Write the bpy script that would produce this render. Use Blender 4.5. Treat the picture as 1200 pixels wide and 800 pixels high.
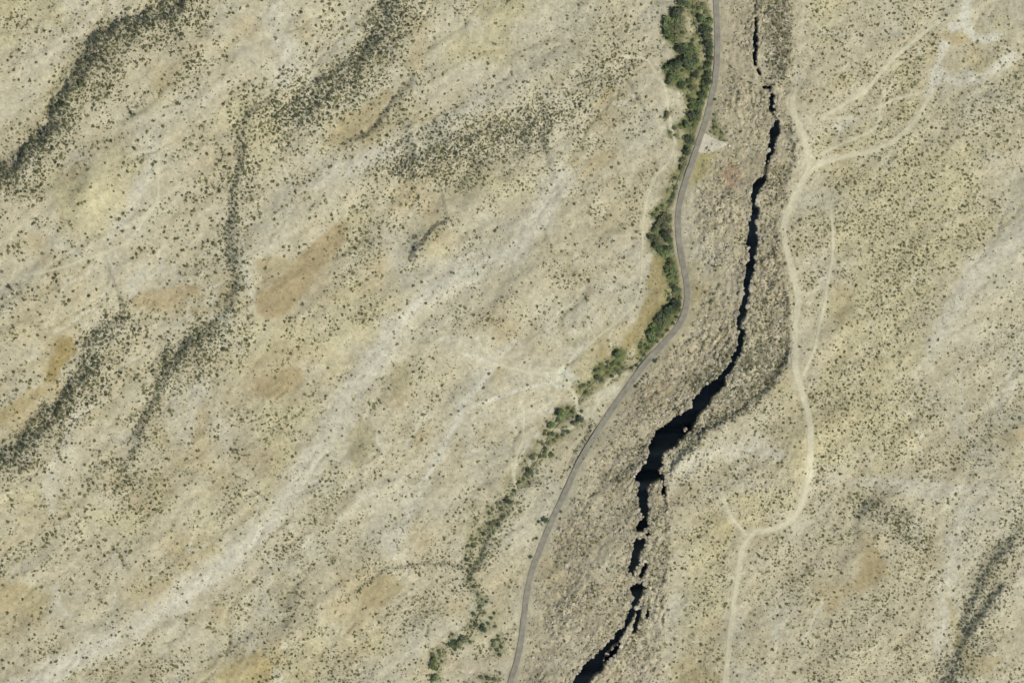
import bpy, math, random
import numpy as np
from mathutils import Vector

random.seed(7); RNG = np.random.default_rng(11)
for o in list(bpy.data.objects): bpy.data.objects.remove(o)
SC = bpy.context.scene
COL = SC.collection

# ------------------------------------------------------------------ camera, sky, sun
cam = bpy.data.cameras.new('camera'); camo = bpy.data.objects.new('camera', cam)
COL.objects.link(camo); SC.camera = camo
camo.location = (0, 0, 6000); camo.rotation_euler = (0, 0, 0)
cam.sensor_width = 36; cam.lens = 180; cam.clip_start = 10; cam.clip_end = 40000
SUN_EL = math.radians(54)
SUN_AZ = math.atan2(0.88, -0.47)          # clockwise from +Y: the sun stands in the lower right
sdir = Vector((math.sin(SUN_AZ)*math.cos(SUN_EL), math.cos(SUN_AZ)*math.cos(SUN_EL), math.sin(SUN_EL)))
world = bpy.data.worlds.new('World'); SC.world = world; world.use_nodes = True
nt = world.node_tree; nt.nodes.clear()
sky = nt.nodes.new('ShaderNodeTexSky'); sky.sky_type = 'NISHITA'; sky.sun_disc = False
sky.sun_elevation = SUN_EL; sky.sun_rotation = SUN_AZ; sky.altitude = 1500
bg = nt.nodes.new('ShaderNodeBackground'); bg.inputs['Strength'].default_value = 0.085
wo = nt.nodes.new('ShaderNodeOutputWorld')
nt.links.new(sky.outputs[0], bg.inputs['Color']); nt.links.new(bg.outputs[0], wo.inputs['Surface'])
sl = bpy.data.lights.new('sun', 'SUN'); sl.energy = 4.2; sl.angle = math.radians(0.5); sl.color = (1, 0.96, 0.89)
so = bpy.data.objects.new('sun', sl); COL.objects.link(so)
so.rotation_euler = sdir.to_track_quat('Z', 'Y').to_euler()
SC.view_settings.view_transform = 'Standard'; SC.view_settings.look = 'None'
SC.view_settings.exposure = 0.0; SC.view_settings.gamma = 1; SC.view_settings.use_curve_mapping = False

# ------------------------------------------------------------------ map raster helpers (1 cell = 1 m)
PAD = 100; RW, RH = 1400, 1000
PY, PX = np.mgrid[0:RH, 0:RW].astype(np.float32); PX -= PAD; PY -= PAD
TAB = RNG.random((64, 256, 256)).astype(np.float32)
def vn(x, y, k):
    t = TAB[k % 64]
    xi = np.floor(x).astype(np.int32); yi = np.floor(y).astype(np.int32)
    fx = x-xi; fy = y-yi
    fx = fx*fx*(3-2*fx); fy = fy*fy*(3-2*fy)
    a = t[yi & 255, xi & 255]; b = t[yi & 255, (xi+1) & 255]
    c = t[(yi+1) & 255, xi & 255]; d = t[(yi+1) & 255, (xi+1) & 255]
    return (a+(b-a)*fx)*(1-fy)+(c+(d-c)*fx)*fy
MEMO = {}
def fbm(x, y, s, k, oct=4, gain=0.5):          # centred on 0, about +-0.5
    if x is PX:
        key = (s, k, oct, gain)
        if key not in MEMO: MEMO[key] = fbm_(x, y, s, k, oct, gain)
        return MEMO[key]
    return fbm_(x, y, s, k, oct, gain)
def fbm_(x, y, s, k, oct, gain):
    r = 0; a = 1; n = 0
    for i in range(oct):
        r = r+a*(vn(x/s+17.3*i, y/s+9.1*i, k+i)-0.5); n += a; a *= gain; s *= 0.5
    return r/n*1.3
_c, _s = math.cos(math.radians(-38)), math.sin(math.radians(-38))
def fab(x, y, s, asp, k, oct=4, gain=0.5):     # grain that runs lower left to upper right
    u = (x*_c+y*_s)/asp; v = -x*_s+y*_c
    return fbm(u, v, s, k, oct, gain)
def sstep(a, b, x):
    t = np.clip((x-a)/(b-a), 0, 1); return t*t*(3-2*t)
def pdist(pts, maxd):
    """distance to a polyline, signed side (+ right of travel on the map) and local fraction"""
    D = np.full((RH, RW), 1e6, np.float32); S = np.ones((RH, RW), np.float32); T = np.zeros((RH, RW), np.float32)
    n = len(pts)-1
    for i in range(n):
        (x0, y0), (x1, y1) = pts[i][:2], pts[i+1][:2]
        a = max(0, int(min(x0, x1)-maxd)+PAD); b = min(RW, int(max(x0, x1)+maxd)+PAD+2)
        c = max(0, int(min(y0, y1)-maxd)+PAD); d = min(RH, int(max(y0, y1)+maxd)+PAD+2)
        if a >= b or c >= d: continue
        X = PX[c:d, a:b]; Y = PY[c:d, a:b]; dx, dy = x1-x0, y1-y0; L = dx*dx+dy*dy+1e-6
        t = np.clip(((X-x0)*dx+(Y-y0)*dy)/L, 0, 1)
        q = np.hypot(X-x0-t*dx, Y-y0-t*dy); sg = np.sign(dx*(Y-y0)-dy*(X-x0))
        m = q < D[c:d, a:b]
        D[c:d, a:b] = np.where(m, q, D[c:d, a:b]); S[c:d, a:b] = np.where(m, sg, S[c:d, a:b])
        T[c:d, a:b] = np.where(m, (i+t)/n, T[c:d, a:b])
    return D, S, T
def polymask(pts, soft=3, rag=3, k=40):
    out = np.zeros((RH, RW), np.float32); q = int(rag*2+soft*3+4)
    x0 = max(0, int(min(p[0] for p in pts))-q+PAD); x1 = min(RW, int(max(p[0] for p in pts))+q+PAD)
    y0 = max(0, int(min(p[1] for p in pts))-q+PAD); y1 = min(RH, int(max(p[1] for p in pts))+q+PAD)
    w = np.s_[y0:y1, x0:x1]
    x = PX[w]+rag*2*fbm(PX, PY, 18, k, 4, .65)[w]; y = PY[w]+rag*2*fbm(PX, PY, 18, k+5, 4, .65)[w]
    ins = np.zeros(x.shape, bool); n = len(pts)
    for i in range(n):
        (ax_, ay_), (bx_, by_) = pts[i], pts[(i+1) % n]
        if ay_ == by_: continue
        ins ^= ((ay_ > y) != (by_ > y)) & (x < (bx_-ax_)*(y-ay_)/(by_-ay_)+ax_)
    out[w] = blur(ins.astype(np.float32), soft); return out
def blur(a, r):
    for _ in range(2):
        for ax in (0, 1):
            n = 2*int(r)+1
            p = np.pad(a, [(int(r)+1, int(r)) if i == ax else (0, 0) for i in (0, 1)], mode='edge')
            c = np.cumsum(p, axis=ax, dtype=np.float64)
            a = ((c[n:] - c[:-n]) if ax == 0 else (c[:, n:]-c[:, :-n]))/n
    return a.astype(np.float32)
def sample(A, x, y):
    def fold(v, n):                               # beyond the mapped country the land goes on as its own reflection
        v = np.mod(np.asarray(v, np.float64)+PAD, 2*n); return np.clip(np.where(v > n, 2*n-v, v), 0, n-.001)
    fx = fold(x, RW-1); fy = fold(y, RH-1)
    xi = fx.astype(np.int32); yi = fy.astype(np.int32); u = fx-xi; v = fy-yi
    if A.ndim == 3: u = u[..., None]; v = v[..., None]
    return (A[yi, xi]*(1-u)+A[yi, xi+1]*u)*(1-v)+(A[yi+1, xi]*(1-u)+A[yi+1, xi+1]*u)*v
def lin(c):
    c = np.asarray(c, np.float64)/255.0
    return np.where(c < 0.04045, c/12.92, ((c+0.055)/1.055)**2.4)
ALB = 0.85                                      # picture value -> surface albedo under this sun
PAL = {'p': (190, 184, 162), 'g': (184, 178, 155), 't': (187, 178, 150), 'y': (191, 182, 145), 'b': (177, 163, 127),
       'o': (168, 152, 108), 'r': (176, 165, 140), 'd': (176, 168, 141), 'w': (195, 190, 170)}  # d is rock and scrub ground toned as shaded

# ------------------------------------------------------------------ what grows and lies where, in 25 m squares
DEN = """
654322398762 334438854553 222345415245 535453454031
543338897541 114548823334 223354324256 845432551131
423267646521 114368511232 244344324256 724434552343
313276216523 445587341121 243231123255 535555641334
222674422345 678884542133 223344113255 534436641356
236865223345 788623522245 477776224245 414556644565
468744555435 665213431358 887655424234 525555544555
886533453 26 543222115688 763445332135 615535566543
864322433576 434124666666 433444443345 714556555612
653411344655 244356353666 343555353465 635555554652
542412334453 243555435365 334555262564 255656556651
412334564662 243355353353 254655362454 455455666621
544454344561 112255142331 345454232445 554555564202
545554434462 111453212234 335544232555 653356553024
555557234354 112545433555 343343232556 542156541144
554377533665 354464234565 232431232566 531455531134
553276447855 553321353212 121145324566 625565422344
553575554635 234312345322 122243355665 525565523444
422753472235 354214344331 211433556566 436565644354
437723662245 554223343332 214234564565 515555553454
387344752345 553134322343 133245664544 525556554453
873356653255 542333433332 243355635333 415545454543
643366544455 543543343424 333445645444 425344433333
553355555565 425642234537 322455645555 535565334425
554445554442 445544233345 322455545523 425556634435
655445433321 366443144352 224555545534 455545652443
664234543112 554455555452 324555545525 545415452452
543545544315 455553565553 424565544525 553315442453
124554433565 355245654352 325655555515 444455532662
335244424664 565644444564 326655545312 255555433752
246323245455 666654434655 446554535444 355555554633
233355565332 666554335544 355445433424 455555556634"""
TON = """
yyypppttdddt tpttpggttgyy ygpgttpgttrr rtyytgttgptg
ytpppdddttpb ppbtpgtbggpy pppgttgtttrr gtyttpttptyt
tpptddttttpp pptpgggbgyyy gggttttgttrr gttttttypbtt
tpttddtbtttt gpptggpggppp pgppptptttrr gptyttytgyyy
ggyydttypptt ttpggpttptpp ppptbttpyttg ttttttytgggg
gtdddgppgtyy ytgtbbtygttt pggtbppptttt tpttttyytptt
tdddttpgttty ytgbbbtygptg gggttppttttt tpyyyyytttyt
dddgtytggttt ytpppgggttgd ttgbbttptybr rpyytpyyyypg
dtybyypttttt tgtppttttyyy ypptttptyybr rttyyyyyyytg
ttgyyypptttt tgggttbbbttt tpttttptgttr rppyyyyyyytp
tggyypptttgt ggttytttbtpp pptttttpgttr ttyyyyyyyyyp
tbpptttttggg ppttygpgyppg pttttppptptt rytyyyyyyypp
tgbttpggttgp bbbbtbppppgg gtttttpoyppr rtptyyyyyppp
gtttttttgtbt bbbbybtpppgt ttttppptotpr rytbyyyytppg
ttttttbbbbtt bbtyyyyypgtt tppptpooyrrt rttbyyytpptt
tttbggtggtgy yyyyyyppgttb tppptyoytrrr rptyyyytpppg
gpotgttgdgtt ybbygppttppt ptpyottrrrgt gptyyyypgggg
tyogttttttty bbtyppbtttpb ppyyttrrrggg tpyyyytggttg
gtbtttgtpptt bbttptbttppt tttttrbrrggr ytyyyytggttt
bbtpttttpbpt yyyppttptppp pttptrrrggrt tyyyyyytgtgg
tggptptbgbpt yyttpptbtppt ptttrrrddgtp tyyyyyyttgtb
ggtpttttbbtb byppgttpptpp ptttrrrdgtpp gyyytytttggt
ttpttbtbttbt ytpttt ptttpt ggttrrrgpppp tytpttgtttpg
yyptttbytyty tptttpppppttg pgtrrrrrtyyy tpttttpppppg
ttttyyyttytt pttttppttty t pprrrrgtyyty pptttggttppg
ttttttttbbpp ttpptppbtpyp ptrrrrgtybtt ttttbtgtppgp
ggtttpttbppt pptttttttptt tbrrgrgtyytp ttttbtttppgp
btt gttybpppt ptttbbtttptb gbrrrrgtyypt ttbbbtttpggp
bbpttgttptbt pttbbbtttbgb gtrrrrgpyypt ptbtttttpggt
bttggttppttp ttttbytggptt trgrrtggybpt pttttt gppgtt
ttttpptgtgttb tytyyt pgptrt trgrttgtyttt tttttttggdtt
tpptttttpyyy oyyttgggtrrg trgtrrptbbpp ttttttttggtt"""
def rows(txt, fill):
    out = []
    for line in txt.strip('\n').split('\n'):
        s = line.replace(' ', '')
        s = (s+fill*48)[:48]; out.append(s)
    return out
dr = rows(DEN, '4'); tr = rows(TON, 't')
dgrid = np.array([[int(c) for c in r] for r in dr], np.float32)
PV = np.array([0.01, .05, .11, .20, .32, .48, .64, .8, .94, 1.0], np.float32)
pgrid = PV[dgrid.astype(int)]
tgrid = np.array([[lin(PAL[c]) for c in r] for r in tr], np.float32)
def grid_up(G, warp, k):
    x = PX+warp*2*fbm(PX, PY, 40, k, 4); y = PY+warp*2*fbm(PX, PY, 40, k+6, 4)
    fx = np.clip(x/25-0.5, 0, 46.999); fy = np.clip(y/25-0.5, 0, 30.999)
    xi = fx.astype(int); yi = fy.astype(int); u = fx-xi; v = fy-yi
    u = u*u*(3-2*u); v = v*v*(3-2*v)
    if G.ndim == 3: u = u[..., None]; v = v[..., None]
    return (G[yi, xi]*(1-u)+G[yi, xi+1]*u)*(1-v)+(G[yi+1, xi]*(1-u)+G[yi+1, xi+1]*u)*v
PROB = grid_up(pgrid, 11, 1)
tgrid = tgrid*.68+np.array(lin((187, 179, 151)), np.float32)*.32
TONE = grid_up(tgrid, 13, 14)

# ------------------------------------------------------------------ lines traced from the ground plan
ROAD = [(838,-120),(839,-40),(839.5,0),(841,32),(841,65),(839.5,88),(835,112),(829,137),(820,165),(811,192),(803,215),(797,237),(795,255),(795.5,276),
        (799,300),(804,323),(806.5,345),(804,365),(795,383),(779,402),(760,421),(742,445),(728,465),(712,488),(696,513),(682,536),(672,556),
        (663,577),(652,599),(640,627),(629,654),(622,673),(617.5,696),(614,726),(610,758),(604,783),(597,803),(580,850),(560,920)]
CREEK = [(808,-110),(810,-30),(812,3),(812,20),(815,31),(820,43),(824,55),(828,63),(831,73),(829,88),(822,104),(816,122),(813,138),(808,158),(805,178),(800,198),(791,220),
         (782,244),(775,266),(772,284),(778,298),(786,312),(789,335),(788,356),(776,374),(766,394),(757,412),(747,428),(730,433),(712,436),
         (690,452),(672,479),(655,496),(640,516),(630,540),(616,560),(601,575),(591,595),(583,616),(565,631),(549,645),(549,672),(557,695),
         (563,716),(556,737),(535,756),(513,768),(508,785),(510,802),(505,900)]
# gorge trench, made up to hold the cliff's shade: runs of (y, left edge, right edge)
SHADE_TRENCH = [
 [(20,886,888),(37,884,887),(48,882,888),(60,883,887.5),(76,884,887)],
 [(80,887,889),(88,889,891)],
 [(101,894,904),(104,895,903)],
 [(110,902.5,907),(122,903,907),(126,902,908.5),(132,903,907)],
 [(140,909,912.5),(148,906,914),(156,901.5,913.5),(163,903,909.5),(170,901,909),(178,900.5,907),(186,899,903),(193,897,900)],
 [(205,895,898),(214,885,896),(222,882.5,890),(232,881,886),(241,881,885),(244,881.5,890),(252,881,887),(262,879,887),(272,879,886),(280,877,888),(286,875.5,888),(293,878,885),
  (300,879,884.5),(310,875,885),(316,875,883),(324,874,878.5),(331,871.5,880),(336,873,879),(345,873,877),(355,871,876),(363,866.5,874),(368,866,874),(376,865,868.5),(382,864.5,867),(390,867.5,871.5),(398,865,871)],
 [(398,866,871),(408,862,868),(416,859,866),(426,856,860),(434,850,856),(444,841,850),(449,830,850),(454,824,845),(459,822,842),(466,814,833),(473,813.5,830),(479,811,825),(484,801,820),
  (490,790,817),(495,785,813),(499,780,812),(504,771,810),(510,769,803),(515,765,799),(520,762,793),(527,762,784),(533,762,777),(539,758,776),(545,755,777),(551,750,775),(557,745,777),(561,743.5,774),(566,747,763),
  (572,748,757),(580,747.5,759),(590,749,760),(600,751.5,759),(606,755,758.5),(612,749,760),(618,746,759),(623,747,752)],
 [(556,775.5,779),(565,776,778.6),(580,776.4,778.4)],
 [(630,748,755),(636,744,756),(646,742.5,750),(654,741,748),(660,740,748),(667,737.5,744),(673,738,741)],
 [(623,758,761.5),(632,759,761.5)], [(660,755,759),(668,753,757),(676,750,752.5)],
 [(683,747,759),(687,741,757),(691,739,753),(697,741,751),(703,743,748),(712,739,745),(720,736,743),(730,734,738),(735,731,733.5),(740,724,730),(747,718,728),(755,711,726),(764,704,722),(771,695,716),
  (778,687,708),(786,679,705),(794,675,693),(802,672,689),(830,655,676),(870,630,655),(905,612,630)],
 [(712,746.5,751),(722,747,750.5),(732,744,748),(742,742,745)], [(712,760,762),(724,758,760)],
]
TRACKS = [   # (name, width, points)
 ('dirt_track', 6.5, [(931,106),(926,120),(932,140),(942,160),(947,182),(948,199),(940,214),(930,232),(921,252),(918,272),(921,292),(928,315),(935,345),(932,375),(930,402),(931,428),(937,452),(945,475),(949,498),(949,525),(949,553)]),
 ('dirt_track', 5.5, [(949,553),(943,578),(937,598),(922,613),(903,620),(886,623),(876,630),(869,645),(865,670),(860,700),(857,730),(854,760),(851,785),(849,810),(848,860)]),
 ('dirt_track', 4.6, [(948,199),(962,191),(985,184),(1013,179),(1030,174),(1046,166),(1060,155),(1074,140),(1084,122),(1092,105)]),
 ('dirt_track', 3.6, [(961,138),(975,131),(992,120),(1010,109),(1021,99),(1030,87),(1041,75),(1055,61),(1075,45),(1098,26)]),
 ('dirt_track', 2.4, [(952,185),(985,169),(1005,161),(1024,152),(1031,141),(1030,126),(1046,117),(1070,111),(1084,107)]),
 ('dirt_track', 2.2, [(963,138),(980,139),(1000,136)]),
 ('dirt_track', 2.8, [(972,238),(977,275),(975,305),(970,327),(966,355),(960,382),(954,410),(944,432),(936,448)]),
 ('dirt_track', 2.6, [(936,347),(950,342),(969,333)]),
 ('dirt_track', 2.4, [(876,628),(862,612),(850,592),(846,578)]),
 ('footpath', 2.0, [(184,195),(186,225),(182,240),(168,256),(150,284),(126,294),(96,305),(60,317),(30,322)]),
 ('footpath', 1.8, [(733,66),(748,67),(760,70),(768,85),(779,100),(782,120),(785,140),(792,165),(786,188),(770,203),(759,228),(754,258),(753,296),(751,335),(743,358),(722,378),(700,395),(682,410)]),
 ('dirt_track', 3.4, [(733,458),(722,460),(708,462),(700,472),(695,484),(686,490),(678,485),(675,468),(671,458),(664,449)]),
 ('footpath', 2.0, [(712,462),(709,452),(713,445),(722,440),(735,437)]),
 ('footpath', 2.0, [(684,490),(672,500),(660,505),(648,503)]),
 ('footpath', 2.4, [(612,470),(614,496),(613,516),(606,531),(602,552),(604,575)]),
 ('footpath', 2.2, [(560,424),(585,428),(612,434),(640,440),(658,444)]),
]
WASH = [     # pale sand of dry washes: width, strength, colour, points
 (22, .8, 'p', [(660,205),(645,240),(605,290),(560,310),(512,336),(482,360),(460,386),(440,420),(416,450),(400,480),(380,512),(364,542),(340,576),(318,610),(288,640),(250,668),(210,700),(170,730),(130,750),(90,770),(45,800),(0,830)]),
 (5, .7, 'w', [(600,294),(556,313),(510,338),(478,366),(450,402),(430,436)]),
 (5, .7, 'w', [(318,612),(270,655),(212,700),(172,731),(130,748),(88,771),(44,801)]),
 (16, .8, 'p', [(1230,250),(1190,278),(1162,302),(1140,326),(1120,352),(1106,378),(1094,404)]),
 (12, .7, 'p', [(1150,590),(1122,605),(1117,650),(1108,700),(1100,760)]),
 (3, .8, 'p', [(1124,430),(1127,470),(1131,505),(1140,530)]),
 (3, .5, 'p', [(941,-10),(939,50),(933,100)]),
 (8, 1, 'w', [(1134,-10),(1131,12),(1122,28),(1107,48),(1100,72),(1095,95),(1088,112)]),
 (7, 1, 'w', [(1134,0),(1132,25),(1136,40),(1148,47),(1166,44)]),
 (11, .9, 'w', [(1096,85),(1120,93),(1146,92),(1166,84),(1184,66)]),
 (16, .7, 'p', [(790,545),(830,530),(880,522),(905,530)]),
 (13, .7, 'p', [(1010,565),(1060,570),(1110,572),(1160,575)]),
 (15, .8, 'p', [(370,215),(420,195),(470,165),(520,150),(560,120)]),
 (18, .8, 'p', [(320,10),(325,40),(345,70),(335,90)]),
 (10, .7, 'p', [(180,160),(178,190),(150,250),(130,275)]),
 (8, .7, 'p', [(600,400),(560,440),(530,500),(500,560),(470,620),(460,650)]),
 (10, .6, 'p', [(240,440),(226,480),(218,520)]), (6, .7, 'p', [(285,300),(290,330),(300,350)]),
 (8, .6, 'p', [(120,470),(90,485),(70,530),(55,570),(60,600)]),
 (6, .7, 'p', [(64,690),(70,715),(80,722)]), (7, .6, 'p', [(790,700),(775,730),(740,770),(736,800)]),
 (8, .7, 'p', [(660,440),(658,452)]), (5, .6, 'p', [(822,290),(810,300),(806,305)]),
 (6, .5, 'p', [(640,560),(652,575),(640,600),(632,625)]),
 (5, .6, 'p', [(1092,395),(1085,430)]), (4, .5, 'p', [(911,690),(908,750),(905,800)]),
 (3, .95, 'w', [(545,415),(600,432),(650,440)]), (3, .95, 'w', [(555,476),(605,458),(650,446)]), (4, .95, 'w', [(580,430),(545,470),(520,525),(500,560)]),
 (3, .95, 'w', [(640,500),(618,520),(606,545)]), (3.5, .95, 'w', [(690,400),(670,420),(662,440)]), (3, .7, 'p', [(1040,75),(1065,55),(1090,30),(1110,20)]),
 (3, .6, 'p', [(330,190),(345,230),(330,280),(300,300)]), (4, .6, 'p', [(230,130),(260,100),(310,75)]), (3, .7, 'p', [(640,255),(670,215),(700,160)]),
]
PATCH = [    # bare patches of another soil: colour, strength, outline
 ((172,150,100), .8, [(766,300),(780,304),(783,330),(782,356),(766,374),(752,392),(738,410),(722,420),(728,396),(745,376),(757,350),(761,320)]),
 ((162,138,88), .9, [(65,398),(86,394),(88,410),(76,428),(62,446),(52,447),(60,425)]),
 ((180,158,114), .9, [(-20,492),(20,470),(48,450),(58,455),(30,482),(-20,515)]),
 ((178,156,116), .95, [(1016,640),(1028,644),(1042,664),(1042,672),(1020,686),(1001,690),(1008,664)]),
 ((182,160,118), .85, [(974,699),(986,696),(982,712),(969,722)]),
 ((178,158,120), .9, [(380,165),(400,140),(430,120),(455,100),(460,112),(440,140),(418,158),(402,170)]),
 ((178,154,114), .9, [(300,345),(340,315),(365,285),(395,258),(408,262),(402,285),(375,315),(355,345),(325,375),(303,370)]),
 ((178,158,122), .85, [(296,305),(320,300),(340,305),(330,318),(300,318)]),
 ((180,157,118), .85, [(150,352),(190,336),(232,332),(236,350),(200,358),(165,362)]),
 ((178,156,116), .85, [(300,445),(325,432),(360,435),(350,455),(320,468),(300,464)]),
 ((176,160,122), .8, [(408,508),(425,490),(440,505),(432,530),(418,552),(410,535)]),
 ((178,157,116), .8, [(425,690),(460,672),(475,688),(450,710),(420,712)]),
 ((176,160,124), .7, [(460,430),(480,425),(482,445),(465,470),(455,455)]),
 ((192,176,130), .4, [(530,45),(560,30),(600,0),(615,5),(585,40),(560,55),(540,62)]),
 ((192,178,136), .35, [(60,225),(85,205),(110,195),(135,205),(130,235),(105,255),(70,250)]),
 ((184,160,110), .7, [(250,790),(300,760),(320,775),(310,810),(260,815)]),
 ((178,142,112), .9, [(870,205),(864,192),(850,192),(842,205),(855,222),(868,214)]),
 ((186,166,108), .8, [(816,182),(840,176),(836,200),(818,215),(808,222)]),
 ((182,158,122), .7, [(755,455),(790,445),(785,465),(760,475)]),
 ((182,158,114), .75, [(1110,35),(1130,38),(1134,50),(1115,52),(1106,47)]),
 ((184,163,122), .7, [(1100,672),(1140,770),(1175,765),(1160,790),(1130,790)]),
 ((186,168,124), .7, [(860,620),(850,605),(826,600),(840,620),(850,632)]),
 ((184,164,124), .7, [(790,770),(830,780),(845,800),(790,810)]),
 ((184,164,122), .7, [(-10,680),(40,690),(62,700),(40,720),(-10,715)]),
 ((184,166,124), .7, [(975,350),(1000,340),(1002,365),(985,380),(972,370)]),
 ((212,200,172), .95, [(640,434),(662,428),(676,444),(668,462),(648,454)]), ((212,200,170), .95, [(674,481),(691,478),(698,489),(684,497)]), ((212,200,170), .95, [(695,459),(728,450),(736,460),(706,470)]),
 ((208,196,166), .7, [(812,292),(828,284),(822,300),(808,305)]),
]
BANDS = [    # small scarps that face the upper left, thick with scrub: width, rise, scrub, darker ground, points
 (20, 8, .95, .7, [(228,-20),(206,5),(190,15),(160,25),(138,27),(114,46),(100,72),(86,95),(72,120),(58,150),(38,172),(12,192),(-12,208),(-60,240)]),
 (26, 6, .95, .5, [(466,-20),(458,5),(447,25),(432,52),(416,73),(396,90),(372,102),(355,120),(332,130)]),
 (12, 3, .55, .2, [(325,128),(302,120),(290,140),(283,165),(278,200),(273,235),(268,280),(277,325),(266,362),(240,388),(214,410),(197,432),(182,460),(168,486),(160,510),(150,540),(132,556)]),
 (27, 7, .95, .7, [(480,202),(520,191),(550,178),(580,165),(612,155),(640,148)]),
 (24, 4, .6, .35, [(640,148),(662,134),(690,115),(718,96),(735,86)]),
 (19, 5, .95, .45, [(110,420),(90,450),(70,470),(50,490),(25,520),(0,536),(-40,560)]),
 (20, 3, .6, .4, [(150,372),(132,378),(115,392),(104,410)]),
 (13, 3.5, .7, .35, [(1190,620),(1172,645),(1152,675),(1140,700),(1132,725),(1126,750),(1118,776),(1110,805),(1100,850)]),
 (10, 4, .6, .4, [(1174,680),(1160,705),(1145,725),(1130,745)]),
 (9, 2, .5, .35, [(1090,640),(1078,622),(1060,610),(1035,592),(1012,584)]),
 (22, 3, .8, .4, [(246,387),(225,402),(205,415),(190,434)]),
 (5, 1.5, .5, .2, [(556,668),(520,660),(480,662),(450,668),(420,690)]),
 (5, 2.5, .5, .3, [(528,258),(512,262),(500,276),(486,292),(478,305)]),
 (9, 3, .4, .1, [(492,84),(475,100),(458,122),(440,146),(420,162),(398,172)]),
 (6, 1.2, .6, .5, [(696,496),(684,517),(674,533),(667,546)]),  # embankment shade, laid in as dark ground and scrub
 (12, 3, .45, .1, [(600,590),(580,610),(565,650),(540,690)]),
]
EAST = [     # low benches that face left, above the gorge: width, rise, scrub, dark rubble, points
 (16, 3.5, .5, .45, [(915,-20),(913,20),(914,60),(916,95)]),
 (8, 2.5, .4, .35, [(926,140),(930,165),(928,190),(918,214),(908,236)]),
 (5, 2, .3, .3, [(910,250),(908,290),(914,325),(922,350),(926,385)]),
 (9, 6, .6, .5, [(926,385),(925,408),(917,428),(905,446),(890,464),(872,481),(846,494),(832,500),(818,511),(806,526),(792,542),(782,552)]),  # its shadow line is also darkened in the soil colour
 (4, 1.6, .25, .25, [(779,565),(781,600),(782,640),(780,668),(776,688),(766,705),(762,722)]),
]

DARK = [     # dark scrubby rubble beside the gorge
 (.5, .4, [(1008,582),(1045,588),(1085,610),(1096,640),(1072,642),(1045,622),(1018,602)]),
 (.55, .72, [(872,400),(926,392),(917,430),(887,467),(846,495),(816,513),(792,541),(782,534),(816,492),(846,457),(866,425)]),
 (.55, .7, [(866,402),(862,425),(838,448),(812,462),(806,450),(830,432),(846,408)]),
 (.45, .6, [(893,-10),(930,-10),(928,40),(922,95),(902,92),(893,40)]),
 (.55, .65, [(892,198),(922,190),(914,230),(900,245),(893,225)]),
 (.35, .5, [(742,735),(755,700),(764,712),(756,760),(735,790),(728,775)]),
 (.3, .28, [(889,250),(914,245),(914,300),(924,350),(924,392),(874,400),(880,345),(889,295)]),
 (.3, .28, [(758,570),(780,570),(784,640),(782,690),(764,720),(757,680),(762,640)]),
]

# ------------------------------------------------------------------ relief
ys = PY[:, 0]
road_x = np.interp(ys, [p[1] for p in ROAD], [p[0] for p in ROAD]).astype(np.float32)
creek_x = np.interp(ys, [p[1] for p in CREEK], [p[0] for p in CREEK]).astype(np.float32)
rr = []
for i, run in enumerate(SHADE_TRENCH):
    if i in (7, 9, 10, 12, 13): continue
    rr += [(y+0.01*i, 0.7*b+0.3*a) for y, a, b in run]
rr.sort()
rim_x = np.interp(ys, [r[0] for r in rr], [r[1] for r in rr]).astype(np.float32)
k_ = np.ones(9)/9; rim_x = np.convolve(np.pad(rim_x, 4, mode='edge'), k_, 'valid').astype(np.float32)
trk_x = np.interp(ys, [-120,0,120,200,255,290,345,400,430,455,480,500,540,560,700,800,920], [932,930,924,940,914,916,928,930,922,902,876,846,800,786,782,764,712]).astype(np.float32)[:, None]
jag = (2.6*fbm(PX, PY, 9, 20, 3)+1.8*fbm(PX, PY, 3.4, 24, 2))
XJ = PX+jag; YJ = PY+2.0*fbm(PX, PY, 7, 28, 2)
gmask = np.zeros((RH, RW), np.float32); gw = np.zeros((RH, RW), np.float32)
for run in SHADE_TRENCH:
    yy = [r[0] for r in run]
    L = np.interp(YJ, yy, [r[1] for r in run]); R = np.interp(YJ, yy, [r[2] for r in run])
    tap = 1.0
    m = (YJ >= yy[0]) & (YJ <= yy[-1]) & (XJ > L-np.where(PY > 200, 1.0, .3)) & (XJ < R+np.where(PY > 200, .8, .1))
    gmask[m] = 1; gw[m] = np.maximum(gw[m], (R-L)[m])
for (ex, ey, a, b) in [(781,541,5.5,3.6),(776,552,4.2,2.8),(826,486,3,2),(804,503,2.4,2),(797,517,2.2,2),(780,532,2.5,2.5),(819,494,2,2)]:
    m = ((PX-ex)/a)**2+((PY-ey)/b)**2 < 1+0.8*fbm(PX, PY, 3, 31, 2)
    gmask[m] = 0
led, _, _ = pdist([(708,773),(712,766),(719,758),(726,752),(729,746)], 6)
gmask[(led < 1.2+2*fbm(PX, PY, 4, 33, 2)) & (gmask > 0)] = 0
w_row = np.array([gw[i].max() for i in range(RH)], np.float32)
w_s = np.convolve(np.pad(w_row, 45, mode='edge'), np.hanning(91)/np.hanning(91).sum(), 'valid').astype(np.float32)
DROP = (0.30*w_s+1.5)[:, None]; REL = (0.15*np.maximum(rim_x-road_x, 20))[:, None]
RIM = rim_x[:, None]; RDX = road_x[:, None]; CRX = creek_x[:, None]
t = np.clip((PX-RDX)/np.maximum(RIM-RDX, 10), 0, 1)
z_tal = -DROP-REL*(1-t)**1.2
z_plat = 0.012*np.maximum(PX-RIM, 0)
side = sstep(-3, 3, PX-RIM)
Z = z_tal*(1-side)+z_plat*side
west = sstep(0, 30, RDX-PX)
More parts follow.
